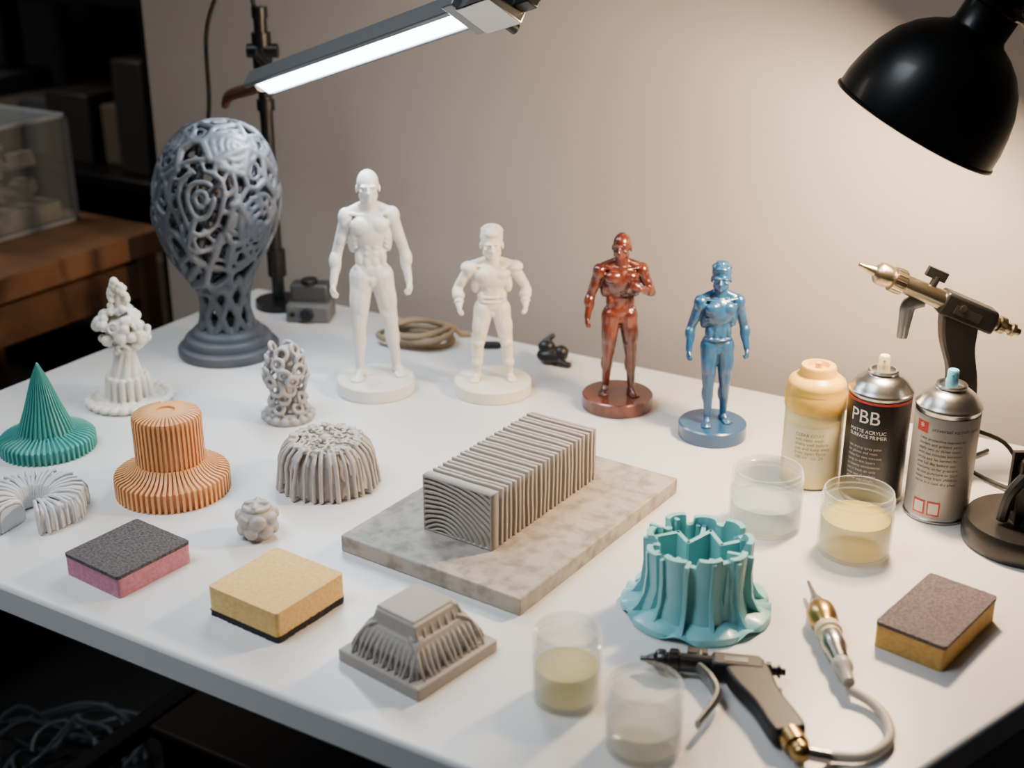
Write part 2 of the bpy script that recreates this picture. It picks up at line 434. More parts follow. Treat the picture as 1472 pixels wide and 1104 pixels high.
def figure(c):
    b=Geo(); G=c.get('g',1.0); hs=c.get('hs',1.0); lg=c.get('lg',G); sw=c.get('sw',.118)
    def be(A,B,t,off,r,k=1.0):
        A,B=V(A),V(B); b.ell(A.lerp(B,t)+V(off)*k,(r[0]*k,r[1]*k,r[2]),basis(B-A))
    HM=Matrix.Translation((0,c.get('hy',-.004),.862))@Matrix.Rotation(c.get('yaw',0),4,'Z')@Matrix.Rotation(c.get('nod',0),4,'X')@Matrix.Scale(hs,4)@Matrix.Translation((0,0,-.862))
    h=Geo()
    h.ell((0,.008,.938),(.047,.057,.056)); h.ell((0,-.016,.902),(.038,.040,.042))
    h.ell((0,-.022,.880),(.031,.033,.021)); h.ell((0,-.049,.870),(.013,.009,.009))
    for s in(-1,1):
        h.ell((s*.018,-.047,.932),(.018,.011,.0060)); h.ell((s*.027,-.035,.906),(.012,.014,.010))
        h.ell((s*.017,-.046,.918),(.0085,.006,.005)); h.ell((s*.048,.006,.912),(.006,.012,.018))
        h.ell((s*.031,-.008,.884),(.010,.022,.018))
    h.cap((0,-.051,.928),.005,(0,-.067,.904),.0075); h.ell((0,-.058,.902),(.012,.007,.006))
    h.ell((0,-.055,.889),(.013,.007,.0034)); h.ell((0,-.053,.881),(.011,.007,.0036))
    if c.get('hair'):
        h.ell((0,.014,.953),(.051,.060,.050)); h.ell((0,-.030,.972),(.034,.022,.020))
        for i in range(30):
            a=random.uniform(0,TAU); e=random.uniform(.35,1.4)
            q=V((math.cos(a)*math.cos(e)*.048,.012+math.sin(a)*math.cos(e)*.056,.956+math.sin(e)*.046))
            if q.y>-.045: h.ell(q,(.011,.013,.008),Matrix.Rotation(random.random()*3,3,'Z'),n=2)
    b.v+= [HM@p for p in h.v]; b.f+=h.f; b.m+=h.m
    T=Geo(); tx=(sw/.122)**.85
    T.cap((0,.012,.79),.043*G**.6,(0,.004,.875),.037*G**.5)
    for s in(-1,1):
        T.cap((s*.022,-.012,.80),.012,(s*.030,.0,.87),.010)
        T.cap((s*.025,.016,.838),.024*G,(s*.100,.012,.802),.030*G)
        T.cap((s*.02,-.036,.797),.008,(s*.10,-.020,.804),.009)
        T.ell((s*.050,-.036,.752),(.054,.036*G,.042),Matrix.Rotation(s*.12,3,'Y'))
        T.ell((s*.083,.014,.70),(.034,.044*G,.088),Matrix.Rotation(s*-.18,3,'Y'))
        T.ell((s*.055,.040,.755),(.055,.034*G,.064))
        for i in range(3):
            T.ell((s*.080,-.026+.006*i,.693-.022*i),(.018,.018,.010),Matrix.Rotation(s*.5,3,'Y'),n=2)
        for i,z in enumerate((.684,.652,.620)):
            T.ell((s*.0205,-.041*G**.7+.002*i,z),(.0200,.014,.0165),n=2)
        T.ell((s*.021,-.034*G**.7,.575),(.021,.016,.036))
        T.ell((s*.060,-.002,.592),(.026,.042*G,.050)); T.ell((s*.030,.036,.63),(.022,.022,.09))
        T.ell((s*.046,.040,.512),(.046*lg,.042*lg,.050))
        T.cap((s*.078,-.020,.550),.016,(s*.018,-.038,.492),.014)
    T.ell((0,.002,.725),(.100,.070*G**.7,.102)); T.ell((0,.003,.615),(.078,.052*G**.7,.12))
    T.ell((0,.004,.535),(.090,.058*G**.7,.056)); T.ell((0,-.028,.486),(.026,.026,.032))
    if c.get('belt'):
        T.lathe([(.070,.550),(.0885,.552),(.0905,.557),(.0885,.562),(.070,.564)],32,0,Matrix.Diagonal((1.04,.74*G**.7,1,1)))
        for s in(-1,1): T.cap((s*.088,-.006,.535),.006,(s*.020,-.050,.475),.006)
    o_=len(b.v); b.v+=[V((p.x*(tx if p.z<.86 else 1),p.y,p.z)) for p in T.v]; b.f+=[[i+o_ for i in f] for f in T.f]; b.m+=T.m
    for s in(-1,1):
        Sh=V((s*sw,.006,.783)); El=V(c['el'][s]); Wr=V(c['wr'][s])
        b.ell(Sh+V((s*.004,0,-.002)),(.038*G,.042*G,.048)); b.ell(Sh+V((s*.008,-.012,-.014)),(.029*G,.029*G,.042))
        b.cap(Sh,.035*G,El,.026*G)
        D=(El-Sh).normalized(); fr=V((0,-1,0)); fr=(fr-D*fr.dot(D)).normalized()
        be(Sh,El,.58,fr*.012,(.025,.023,.048),G); be(Sh,El,.48,-fr*.013,(.028,.025,.058),G)
        b.cap(El,.0265*G,Wr,.0185*G); be(El,Wr,.26,V((s*.006,-.003,0)),(.029,.028,.048),G)
        be(El,Wr,.42,V((-s*.006,.003,0)),(.022,.024,.058),G)
        b.ell(Wr,(.018*G,.019*G,.018))
        hn=c.get('hn',{}).get(s,V((-s,0,0)))
        hd=c.get('hd',{}).get(s,(Wr-El)+V((0,0,-.04)))
        hand(b,Wr,V(hd),V(hn),s)
        hx=.050*max(tx,.92)
        Hp=V((s*hx,.0,.505)); Kn=V(c['kn'][s]); An=V(c['an'][s])
        b.cap(Hp,.056*lg,Kn,.036*lg)
        be(Hp,Kn,.40,(s*.015,-.014,0),(.036,.036,.100),lg); be(Hp,Kn,.45,(0,-.024,0),(.028,.028,.092),lg)
        be(Hp,Kn,.74,(-s*.014,-.017,0),(.024,.023,.040),lg); be(Hp,Kn,.72,(s*.016,-.013,0),(.020,.022,.045),lg)
        be(Hp,Kn,.45,(0,.022,0),(.040,.034,.098),lg); be(Hp,Kn,.25,(-s*.015,0,0),(.036,.042,.070),lg)
        b.ell(Kn+V((0,-.019*lg,0)),(.019*lg,.015*lg,.020)); b.ell(Kn,(.034*lg,.033*lg,.036))
        b.cap(Kn,.034*lg,An,.0205*lg)
        be(Kn,An,.32,(s*.010,.014,0),(.025,.028,.065),lg); be(Kn,An,.36,(-s*.010,.014,0),(.025,.027,.065),lg)
        be(Kn,An,.42,(s*.004,-.008,0),(.022,.021,.080),lg)
        b.ell(An+V((s*.012,0,0)),.011); b.ell(An+V((-s*.012,0,.003)),.011)
        ft=V(c.get('ft',{}).get(s,(s*.30,-1,0))).normalized(); sd=V((-ft.y,ft.x,0))
        z0=An.z-.043
        b.cap(V((An.x,An.y,z0+.020))-ft*.018,.020*lg,V((An.x,An.y,z0+.026))+ft*.02,.023*lg)
        b.cap(V((An.x,An.y,z0+.026))+ft*.005,.022*lg,V((An.x,An.y,z0+.013))+ft*.062,.015)
        for i in range(5):
            o=(i-2)*.0100*lg; l=.082-.006*abs(i-1.5)
            b.cap(V((An.x,An.y,z0+.014))+ft*.045+sd*o,.012,V((An.x,An.y,z0+.009))+ft*l+sd*o*1.1,.0078,seg=8,k=3)
        if c.get('wraps'):
            be(El,Wr,.45,(0,0,0),(.034,.034,.034),G); be(El,Wr,.78,(0,0,0),(.028,.028,.015),G)
            b.ell(Kn+V((0,-.014,0)),(.036*lg,.030*lg,.032)); be(Kn,An,.62,(0,0,0),(.034,.036,.048),lg)
            b.ell(Sh+V((s*.008,0,.008)),(.046*G,.048*G,.040))
    if c.get('wraps'):
        b.lathe([(.066,.590),(.080,.592),(.082,.598),(.080,.604),(.066,.606)],32,0,Matrix.Diagonal((1.15,.86,1,1)))
        b.lathe([(.066,.556),(.084,.558),(.086,.566),(.084,.574),(.066,.576)],32,0,Matrix.Diagonal((1.15,.84,1,1)))
    return b

def figurine(X,Y,az,m,body_h,base_r,base_h,c,voxel=.0042,smooth=3,dx=0,dy=0):
    e=place('muscular_figurine',X,Y,az)
    g=Geo(); g.lathe([(0,0),(base_r-.001,0),(base_r,.001),(base_r,base_h-.0015),(base_r-.0015,base_h),(0,base_h)],72)
    g.build('base',e,[m],angle=40)
    o=remesh(figure(c),'body',e,m,voxel,smooth,scale=body_h)
    o.location=(dx,dy,base_h-.001)
    return e
M_fw=mat('figure_white_resin','#d9d6d1',.38,sss=.08)
M_fw2=mat('figure_cream_resin','#ded6c4',.42,sss=.12)
M_red=mat('figure_bronze_red','#642c1d',.26,metal=.1,coat=.6,col2='#4a2018',vscale=60)
M_blue=mat('figure_blue','#17446d',.28,metal=.0,coat=.5)
figurine(-.1763,1.5896,-8,M_fw,.271,.050,.018,dict(g=.94,lg=1.02,hs=1.06,sw=.102,
  el={-1:(-.152,.018,.62),1:(.155,.018,.62)},wr={-1:(-.178,-.028,.478),1:(.172,-.025,.478)},
  kn={-1:(-.068,-.02,.27),1:(.080,-.002,.27)},an={-1:(-.072,-.01,.043),1:(.104,.03,.043)}),dy=.005)
figurine(-.0252,1.585,-4,M_fw2,.206,.050,.017,dict(g=1.22,lg=1.20,hs=1.48,sw=.142,hair=1,wraps=1,
  el={-1:(-.222,.03,.650),1:(.222,.03,.650)},wr={-1:(-.219,-.050,.545),1:(.219,-.050,.545)},
  kn={-1:(-.094,-.015,.275),1:(.094,-.015,.275)},an={-1:(-.107,0,.043),1:(.117,0,.043)}),voxel=.0046)
figurine(.1326,1.5364,-4,M_red,.207,.0445,.018,dict(g=1.10,lg=1.10,hs=1.16,sw=.124,yaw=-.35,
  el={-1:(-.174,.02,.630),1:(.188,-.005,.645)},wr={-1:(-.198,-.02,.500),1:(.100,-.112,.700)},
  hn={1:V((-.2,1,.1))},hd={1:V((-1,0,.45))},
  kn={-1:(-.066,-.015,.27),1:(.072,-.010,.27)},an={-1:(-.074,.01,.043),1:(.080,-.03,.043)}),dy=.003)
figurine(.2394,1.4464,-6,M_blue,.199,.0405,.018,dict(g=1.06,lg=1.06,hs=1.18,sw=.114,yaw=-.3,hair=1,belt=1,
  el={-1:(-.160,.025,.625),1:(.162,.025,.625)},wr={-1:(-.180,-.02,.488),1:(.178,-.02,.488)},
  kn={-1:(-.048,-.02,.27),1:(.058,-.005,.27)},an={-1:(-.043,-.03,.043),1:(.068,.02,.043)}))

# ------------------------------------------------------------------ lattice head
lh=place('lattice_head_sculpture',-.395,1.731,8)
M_lat=mat('lattice_grey','#4a4d53',.5,bump=.1,bscale=200)
def headmap(d,inset=0):
    rx,ry,rz=.081-inset,.090-inset,.122-inset
    z=d.z; h=math.sqrt(max(1e-9,d.x*d.x+d.y*d.y))
    hr=(h**.74); zz=(abs(z)**.94)*(1 if z>0 else -1)
    if z>0: zz*=.915
    k=1.0
    if z<0: k=1-.44*(-z)**1.35
    x=d.x/h*hr*rx*k; y=d.y/h*hr*ry*k
    if d.y<-.2:
        y-=.015*math.exp(-((d.x/.16)**2+((z+.25)/.18)**2))
        y+=.012*math.exp(-(((abs(d.x)-.34)/.16)**2+((z+.05)/.13)**2))
        y-=.016*math.exp(-((d.x/.34)**2+((z+.74)/.18)**2))
    if z<0 and d.y>0: y*=(1-.25*(-z))
    return V((x+.006*z,y,.207+zz*rz))
def sph_voronoi(n,seed,jit):
    rnd=random.Random(seed); pts=[]
    for i in range(n):
        z=1-2*(i+.5)/n; t=i*2.399963; r=math.sqrt(1-z*z)
        p=V((r*math.cos(t),r*math.sin(t),z))+V((rnd.uniform(-jit,jit),rnd.uniform(-jit,jit),rnd.uniform(-jit,jit)))
        pts.append(p.normalized())
    bm=bmesh.new(); vs=[bm.verts.new(p) for p in pts]
    bmesh.ops.convex_hull(bm,input=vs); bm.normal_update()
    E=[];C=[]
    def fnrm(f): return f.normal.copy() if f.normal.dot(f.calc_center_median())>0 else -f.normal
    for e in bm.edges:
        if len(e.link_faces)==2: E.append(tuple(fnrm(f) for f in e.link_faces))
    for v in bm.verts:
        if not v.link_faces: continue
        c=v.co.copy(); B=basis(c); L=[fnrm(f) for f in v.link_faces]
        L.sort(key=lambda p: math.atan2(B.col[1].dot(p),B.col[0].dot(p))); C.append((c,L))
    bm.free(); return E,C
b=Geo(); R=random.Random(21)
cen=[V((.12,-.93,.26)).normalized(),V((-.55,-.35,.85)).normalized(),V((.86,-.45,-.1)).normalized(),V((-.75,-.6,-.15)).normalized(),V((.45,-.4,.8)).normalized()]
crad=[.55,.42,.36,.34,.34]
def strand(p,q,r,inset,n=3):
    prev=headmap(p,inset)
    for i in range(1,n+1):
        w=headmap(p.lerp(q,i/n).normalized(),inset); b.cap(prev,r,w,r,seg=8,k=2); prev=w
def inside(a,c_): return any(a.dot(q)>math.cos(w) and c_.dot(q)>math.cos(w) for q,w in zip(cen,crad))
E1,C1=sph_voronoi(100,3,.15)
for a,c_ in E1:
    if inside(a,c_) or (a.z<-.93 and c_.z<-.93): continue
    strand(a,c_,R.uniform(.0042,.0060),0)
for c,L in C1:
    if inside(c,c) or c.z<-.85 or R.random()<.3: continue
    m=sum(L,V())/len(L); f=R.uniform(.42,.55); J=[(p.lerp(m,1-f)).normalized() for p in L]; n=len(J)
    gap=R.randrange(n) if R.random()<.6 else -1
    for i in range(n):
        if i==gap: continue
        strand(J[i],J[(i+1)%n],.0030,.001,2)
E2_,C2=sph_voronoi(70,9,.2)
for a,c_ in E2_:
    if a.z<-.93 and c_.z<-.93: continue
    strand(a,c_,.0042,.016)
for q,w in zip(cen,crad):
    B=basis(q)
    for f in(.16,.38,.64,.95):
        prev=None
        ph=R.random()*TAU; gap=.0 if f>.9 else .8
        for i in range(33):
            t=ph+(TAU-gap)*i/32; an_=w*f*(1+.06*math.sin(3*t))
            p=headmap((q*math.cos(an_)+B@V((math.cos(t)*math.sin(an_),math.sin(t)*math.sin(an_),0))).normalized(),0)
            if prev is not None: b.cap(prev,.0040,p,.0040,seg=8,k=2)
            prev=p
    for i in range(13):
        t=TAU*i/13; prev=None
        for j in range(4):
            an_=w*(.60+.40*j/3); tt=t+.12*j
            p=headmap((q*math.cos(an_)+B@V((math.cos(tt)*math.sin(an_),math.sin(tt)*math.sin(an_),0))).normalized(),0)
            if prev is not None: b.cap(prev,.0030,p,.0030,seg=8,k=2)
            prev=p
for sgn in(-1,1):
    for i in range(9):
        t0=TAU*i/9; prev=None
        for j in range(9):
            f=j/8; z=.118-.084*f; r=.041-.009*math.sin(f*math.pi)-.004*f; t=t0+sgn*f*1.0
            p=V((r*math.cos(t),r*math.sin(t)*1.05,z))
            if prev is not None: b.cap(prev,.0054,p,.0054,seg=8,k=2)
            prev=p
remesh(b,'lattice',lh,M_lat,.00175,2)
g=Geo()
g.lathe([(0,0),(.068,0),(.0695,.003),(.0695,.011),(.066,.015),(.060,.016),(.0595,.019),(.0595,.024),(.056,.028),(.050,.029),(.049,.034),(.045,.038),(.036,.041),(0,.041)],96)
g.build('pedestal',lh,[M_lat],angle=45)

# ------------------------------------------------------------------ white coral sculpture
wc=place('coral_sculpture',-.4868,1.5544)
M_wh=mat('white_resin','#d6d1c7',.5,sss=.08)
b=Geo(); R=random.Random(4)
b.cyl((0,0,0),(0,0,.006),.052)
for i in range(26):
    t=TAU*i/26; b.ell((.050*math.cos(t),.050*math.sin(t),.005),(.007,.007,.005),n=2)
for i in range(40):
    t=R.uniform(0,TAU); r=R.uniform(.028,.045); b.ell((r*math.cos(t),r*math.sin(t),.006),(.005,.004,.003),n=2)
for i in range(16):
    t=TAU*i/16; b.cap((.027*math.cos(t),.027*math.sin(t),.006),.0036,(.024*math.cos(t),.024*math.sin(t),.034),.0036,seg=8)
b.cyl((0,0,.004),(0,0,.034),.0235)
for i in range(9):
    t=TAU*i/9; b.cap((.016*math.cos(t),.016*math.sin(t),.034),.0055,(.007*math.cos(t+.8),.007*math.sin(t+.8),.078),.0045,seg=8)
b.cap((0,0,.03),.011,(0,0,.09),.008)
for i in range(85):
    t=R.uniform(0,TAU); z=R.uniform(-1,1); rr=math.sqrt(1-z*z)
    b.ell((.031*rr*math.cos(t),.023*rr*math.sin(t),.096+.026*z),R.uniform(.0042,.0078),n=2)
for i in range(16):
    t=R.uniform(0,TAU); z=R.uniform(-1,1); rr=math.sqrt(1-z*z)
    q=V((.033*rr*math.cos(t),.025*rr*math.sin(t),.096+.028*z)); Bm=basis(V((math.cos(t),math.sin(t),z)))
    for k in range(10):
        a1,a2=TAU*k/10,TAU*(k+1)/10
        b.cap(q+Bm@V((.0062*math.cos(a1),.0062*math.sin(a1),0)),.0022,q+Bm@V((.0062*math.cos(a2),.0062*math.sin(a2),0)),.0022,seg=6,k=2)
b.ell((0,0,.094),(.021,.016,.021))
for i in range(34):
    f=R.random(); t=R.uniform(0,TAU); r=.012*(1-f*.5)
    b.ell((r*math.cos(t),r*math.sin(t),.118+.042*f),R.uniform(.0032,.0055),n=2)
b.cap((0,0,.11),.007,(0,0,.157),.0035)
remesh(b,'coral',wc,M_wh,.0011,1)

gc=place('twisted_loop_sculpture',-.2759,1.4986)
M_gr=mat('light_grey_resin','#9a9795',.5,bump=.1,bscale=120)
b=Geo(); b.cyl((0,0,0),(0,0,.005),.031); b.cyl((0,0,.005),(0,0,.012),.024); b.cap((0,0,.01),.014,(0,0,.085),.010)
for i in range(16):
    t=TAU*i/16; b.ell((.029*math.cos(t),.029*math.sin(t),.006),.0052,n=2)
for lv in range(7):
    z=.020+lv*.0115; rad_=[.021,.020,.022,.025,.024,.021,.014][lv]; n=[7,6,6,7,7,6,4][lv]
    for i in range(n):
        t=TAU*i/n+lv*.5+R.uniform(-.2,.2); q=V((rad_*math.cos(t),rad_*math.sin(t),z+R.uniform(-.002,.002)))
        Bm=basis(V((math.cos(t),math.sin(t),R.uniform(-.6,.8)))); rr=R.uniform(.0058,.0078)
        for k in range(10):
            a1,a2=TAU*k/10,TAU*(k+1)/10
            b.cap(q+Bm@V((rr*math.cos(a1),rr*math.sin(a1),0)),.0028,q+Bm@V((rr*math.cos(a2),rr*math.sin(a2),0)),.0028,seg=6,k=2)
remesh(b,'loops',gc,M_gr,.0011,1)

# ------------------------------------------------------------------ teal cone, orange hat
def sq(n,duty=.5,jit=None):
    def f(t,k):
        x=(t*n/TAU+1e-6)%1
        return 1.0 if x<duty else 0.0
    return f
tc_=place('ribbed_cone_model',-.5437,1.4106)
M_teal=mat('teal_print','#3f928b',.45,layers=.2)
g=Geo()
n=52
g.lathe([(0,0),(.050,0,0),(.0515,.0003,.0035),(.0515,.0145,.0035),(.0505,.0160,.0025),(.040,.0185,.003),(.031,.021,.0028),(.0285,.023,.0015)],n*6,0,None,sq(n))
n=34
g.lathe([(.030,.015),(.0300,.022,.0026),(.0270,.030,.0026),(.0235,.040,.0024),(.0190,.052,.0022),(.0142,.068,.0018),(.0090,.085,.0013),(.0040,.098,.0007),(.0015,.105,0),(0,.107)],n*6,0,None,sq(n))
g.build('cone',tc_,[M_teal],angle=30)
oh=place('ribbed_hat_model',-.3709,1.3015)
M_or=mat('orange_print','#d69a62',.5,layers=.2)
g=Geo(); n=60
# core
g.lathe([(0,0),(.0575,0),(.0575,.0205),(.050,.0225),(.0400,.0270),(.0355,.032),(.0345,.0345),(.0345,.0870),(.0335,.0895),(.030,.0908),(.020,.0922),(0,.0930)],96)
# vertical fins of the flange: side, rim and sloping top as one blade each
for i in range(n):
    t=TAU*i/n; Mf=Matrix.Rotation(t,4,'Z')@Matrix.Rotation(rad(90),4,'X')
    g.prism([(.036,.0002),(.0620,.0002),(.0620,.0215),(.0600,.0235),(.0500,.0262),(.0420,.0315),(.0385,.0370),(.034,.0370)],.0029,Mf)
n=44
for i in range(n):
    t=TAU*i/n; Mf=Matrix.Rotation(t,4,'Z')@Matrix.Rotation(rad(90),4,'X')
    g.prism([(.030,.030),(.0370,.030),(.0370,.0875),(.0355,.0905),(.0310,.0925),(.0200,.0942),(.0100,.0947),(.0100,.0880),(.030,.0860)],.0026,Mf)
g.build('hat',oh,[M_or],angle=30)

# ------------------------------------------------------------------ grey ribbed dome
gd=place('ribbed_dome_model',-.2037,1.3186)
M_gd=mat('warm_grey_resin','#a8a099',.5,bump=.08,bscale=120)
b=Geo(); R=random.Random(12)
b.lathe([(0,0),(.050,0),(.0495,.02),(.045,.038),(.036,.048),(0,.050)],48)
n=36
for i in range(n):
    t=TAU*i/n+R.uniform(-.04,.04); c_,s_=math.cos(t),math.sin(t); w=.0021*R.uniform(.85,1.3)
    bw=R.uniform(.0535,.0585); prev=None
    for (r,z) in((bw,.003),(bw-.002,.018),(.0515,.034),(.0475,.044),(.041,.0505),(R.uniform(.030,.036),.0530)):
        p=V((r*c_,r*s_,z)); 
        if prev is not None: b.cap(prev,w,p,w,seg=8,k=2)
        prev=p
    b.cap((bw*c_,bw*s_,.003),w*1.1,((bw-.006)*c_,(bw-.006)*s_,.003),w*1.1,seg=8,k=2)
for rr,nn_ in((.0135,6),(.0215,9),(.029,12),(.036,15)):
    for k in range(nn_):
        t=TAU*(k+R.uniform(-.2,.2))/nn_; z=.0560-rr*.06
        q=V((rr*math.cos(t),rr*math.sin(t),z)); lr=R.uniform(.0030,.0046); ph=R.random()*TAU
        for m_ in range(7):
            a1,a2=ph+4.6*m_/7,ph+4.6*(m_+1)/7
            b.cap(q+V((lr*math.cos(a1),lr*math.sin(a1),0)),.0018,q+V((lr*math.cos(a2),lr*math.sin(a2),R.uniform(-.0005,.0015))),.0018,seg=6,k=2)
b.ell((0,0,.053),(.007,.007,.005))
o=remesh(b,'dome',gd,M_gd,.0010,1)

# small ball
sb=place('segmented_ball_model',-.2589,1.1949)
b=Geo()
b.ell((0,0,.0195),(.0200,.0200,.0185))
for lv,(z,r,n) in enumerate(((.011,.0190,7),(.0235,.0200,7))):
    for i in range(n):
        t=TAU*(i+.5*lv)/n; q=V((r*math.cos(t)*.90,r*math.sin(t)*.90,z))
        b.ell(q,(.0048,.0080,.0070),Matrix.Rotation(t,3,'Z'),n=2)
for k in range(12):
    a1,a2=TAU*k/12,TAU*(k+1)/12
    b.cap((.0125*math.cos(a1),.0125*math.sin(a1),.0335),.0030,(.0125*math.cos(a2),.0125*math.sin(a2),.0335),.0030,seg=8,k=2)
b.cap((-.010,0,.0370),.0028,(.010,0,.0370),.0028); b.cap((0,-.011,.0365),.0028,(0,.011,.0365),.0028); b.cyl((0,0,0),(0,0,.006),.014)
remesh(b,'ball',sb,M_gd,.0008,1)

# C-shaped ribbed arch
ca=place('ribbed_arch_model',-.503,1.243)
M_lw=mat('pale_grey_resin','#c6c5c5',.45)
b=Geo()
N=36; a0=rad(-90)+rad(24); a1=rad(-90)+TAU-rad(24)
for i in range(N+1):
    t=a0+(a1-a0)*i/N; c_,s_=math.cos(t),math.sin(t); prev=None; hz=1+.05*math.sin(i*1.9); ro=1+.05*math.sin(i*1.3)
    for (r,z) in((.053*ro,.003),(.0525*ro,.018),(.050,.0265),(.041,.0285),(.028,.0275),(.0195,.0235),(.0165,.015),(.016,.003)):
        p=V((r*c_,r*s_,z*hz))
        if prev is not None: b.cap(prev,.0019,p,.0019,seg=8,k=2)
        prev=p
b.lathe([(.0175,.001),(.050,.001),(.0495,.017),(.0470,.0235),(.040,.0255),(.028,.0245),(.0205,.0210),(.0175,.012),(.0175,.001)],60,0,None,None,a0,a1)
b.build('arch',ca,[M_lw],angle=60)
g=Geo()
for t in(a0,a1):
    Mt=Matrix.Rotation(t,4,'Z')@Matrix.Rotation(rad(90),4,'X')
    g.prism([(.0175,.001),(.050,.001),(.0495,.017),(.0470,.0235),(.040,.0255),(.028,.0245),(.0205,.0210),(.0175,.012)],.004,Mt)
g.build('ends',ca,[M_lw])

# ------------------------------------------------------------------ slab and ribbed block
sl=place('build_slab',.0047,1.2276,34.5)
M_slab=mat('slab_stone','#a0978c',.65,bump=.35,bscale=160,col2='#7b736b',vscale=55,vlo=.36,vhi=.56)
g=Geo(); g.box((0,0,.009),(.216,.305,.018)); g.build('slab',sl,[M_slab],bevel=.0015)
rb=place('ribbed_block_model',.0016,1.2336,34.5,TZ+.018)
M_blk=mat('block_grey','#9c948c',.55,bump=.12,bscale=150)
W,L,H=.084,.197,.061
g=Geo(); g.box((0,.002,H/2-.002),(W-.010,L-.008,H-.005))
ns=25; pitch=(L-.008)/ns
for i in range(ns):
    y=-L/2+.008+pitch*(i+.45); nx,nz=12,6
    th=.0042; hw=W/2*(1 if i%3 else .985); hh=H*(1 if i%2 else .985)
    per=[(-hw,0)]+[(-hw,hh*k/nz) for k in range(1,nz)]+[(-hw+2*hw*k/nx,hh) for k in range(nx+1)]+[(hw,hh*(nz-k)/nz) for k in range(1,nz)]+[(hw,0)]
    m=len(per); vs=[]
    for sgn in(-1,1):
        for (x,z) in per:
            wob=noise.noise(V((x*34,i*.35,z*30)))*.0014
            vs.append(V((x,y+sgn*th/2+wob,z)))
    fs=[[k,k+1,m+k+1,m+k] for k in range(m-1)]+[[m-1,0,m,2*m-1]]
    for sgn in(0,1):
        ci=len(vs); vs.append(V((0,y+(sgn*2-1)*th/2,H*.4)))
        for k in range(m-1): fs.append([ci,sgn*m+k,sgn*m+k+1])
        fs.append([ci,sgn*m+m-1,sgn*m])
    g.add(vs,fs)
g.build('ribs',rb,[M_blk],bevel=.0007,angle=30,bseg=1)
g=Geo(); nx,nz=170,124; vs=[];
for j in range(nz+1):
    for i in range(nx+1):
        x=-W/2+W*i/nx; z=H*j/nz
        cx,cz=-.020,-.012
        dd=math.hypot((x-cx)*.85,(z-cz))+.0028*noise.noise(V((x*28,z*28,0)))+.0007*noise.noise(V((x*90,z*90,5)))
        h=.5+.5*math.sin(dd*TAU/.0050); h=min(1,h*1.7)
        edge=min(i,nx-i,j,nz-j)
        yy=-L/2+(.0038*(1-h) if edge>=5 else 0)
        if edge==0: yy=-L/2+.010
        vs.append(V((x,yy,z)))
fs=[(j*(nx+1)+i,j*(nx+1)+i+1,(j+1)*(nx+1)+i+1,(j+1)*(nx+1)+i) for j in range(nz) for i in range(nx)]
g.add(vs,fs); g.build('contoured_face',rb,[M_blk],angle=180)

# ------------------------------------------------------------------ buttressed model
bt=place('buttressed_building_model',-.0813,.9779,40)
M_bt=mat('stone_grey_print','#9b938a',.6,bump=.15,bscale=150)
g=Geo(); g.box((0,0,.006),(.096,.100,.012))
g.build('plinth',bt,[M_bt],bevel=.0015)
b=Geo()
def frus(b,w0,l0,w1,l1,z0,z1):
    vs=[V((sx*w/2,sy*l/2,z)) for (w,l,z) in((w0,l0,z0),(w1,l1,z1)) for sx,sy in((-1,-1),(1,-1),(1,1),(-1,1))]
    b.add(vs,[(3,2,1,0),(4,5,6,7),(0,1,5,4),(1,2,6,5),(2,3,7,6),(3,0,4,7)])
frus(b,.078,.084,.072,.078,.010,.024); frus(b,.072,.078,.058,.062,.023,.038); frus(b,.054,.060,.046,.054,.036,.051)
b.box((-.002,0,.0515),(.044,.050,.004))
def rib_(b,P,th):
    Q=catmull(P,4)
    for p,q in zip(Q,Q[1:]): b.cap(p,th,q,th,seg=8,k=2)
for side in range(4):
    R4=Matrix.Rotation(side*math.pi/2,3,'Z'); ext=.037 if side%2 else .034; off=.036 if side%2==0 else .033
    n=12
    for i in range(n):
        u=-ext+2*ext*i/(n-1); sk=.002*math.sin(i*1.7)
        rib_(b,[R4@V((u+sk,-off-.0105,.011)),R4@V((u+sk*.5,-off-.0065,.020)),R4@V((u*.93,-off+.001,.031)),R4@V((u*.86,-off+.009,.0385)),R4@V((u*.80,-off+.013,.0400))],.0015)
    if side in(1,2):
        for i in range(7):
            u=-ext+.009+2*(ext-.009)*i/6
            rib_(b,[R4@V((u,-off+.006,.036)),R4@V((u*.95,-off+.009,.045)),R4@V((u*.88,-off+.014,.0510))],.0014)
remesh(b,'building',bt,M_bt,.0009,1)

# ------------------------------------------------------------------ aqua gear mould
am=place('fluted_gear_mould',.1702,1.0583,4)
M_aq=mat('aqua_resin','#78bac1',.38,sss=.05,coat=.15)
g=Geo()
seg=192
prof=[(.0,0),(.069,0),(.070,.002),(.069,.0075),(.064,.0095),(.046,.012),(.03,.013),(0,.013)]
g.lathe([(r,z,(-.008 if r>.05 else 0)) for r,z in prof],seg,0,None,lambda t,k:(.5+.5*math.cos(t*7+.3+.5*math.sin(2*t)))**3)
RM=random.Random(3)
def ring_pts():
    P=[];n=9
    for i in range(n):
        t=TAU*i/n+RM.uniform(-.05,.05); dp=RM.choice((.0385,.0400,.0425))
        for dt,r in((-.24,.0462),(-.12,.0480),(.02,.0484),(.15,.0470),(.22,.0455),(.26,dp+.001),(.34,dp),(.42,dp+.001)):
            P.append((t+dt,r))
    return P
P=ring_pts(); th=.0046; N=len(P)
hts=[]
for i in range(9):
    h=RM.choice((.074,.066,.071)); hts+= [h]*5+[h-.006]*3
vo=[]
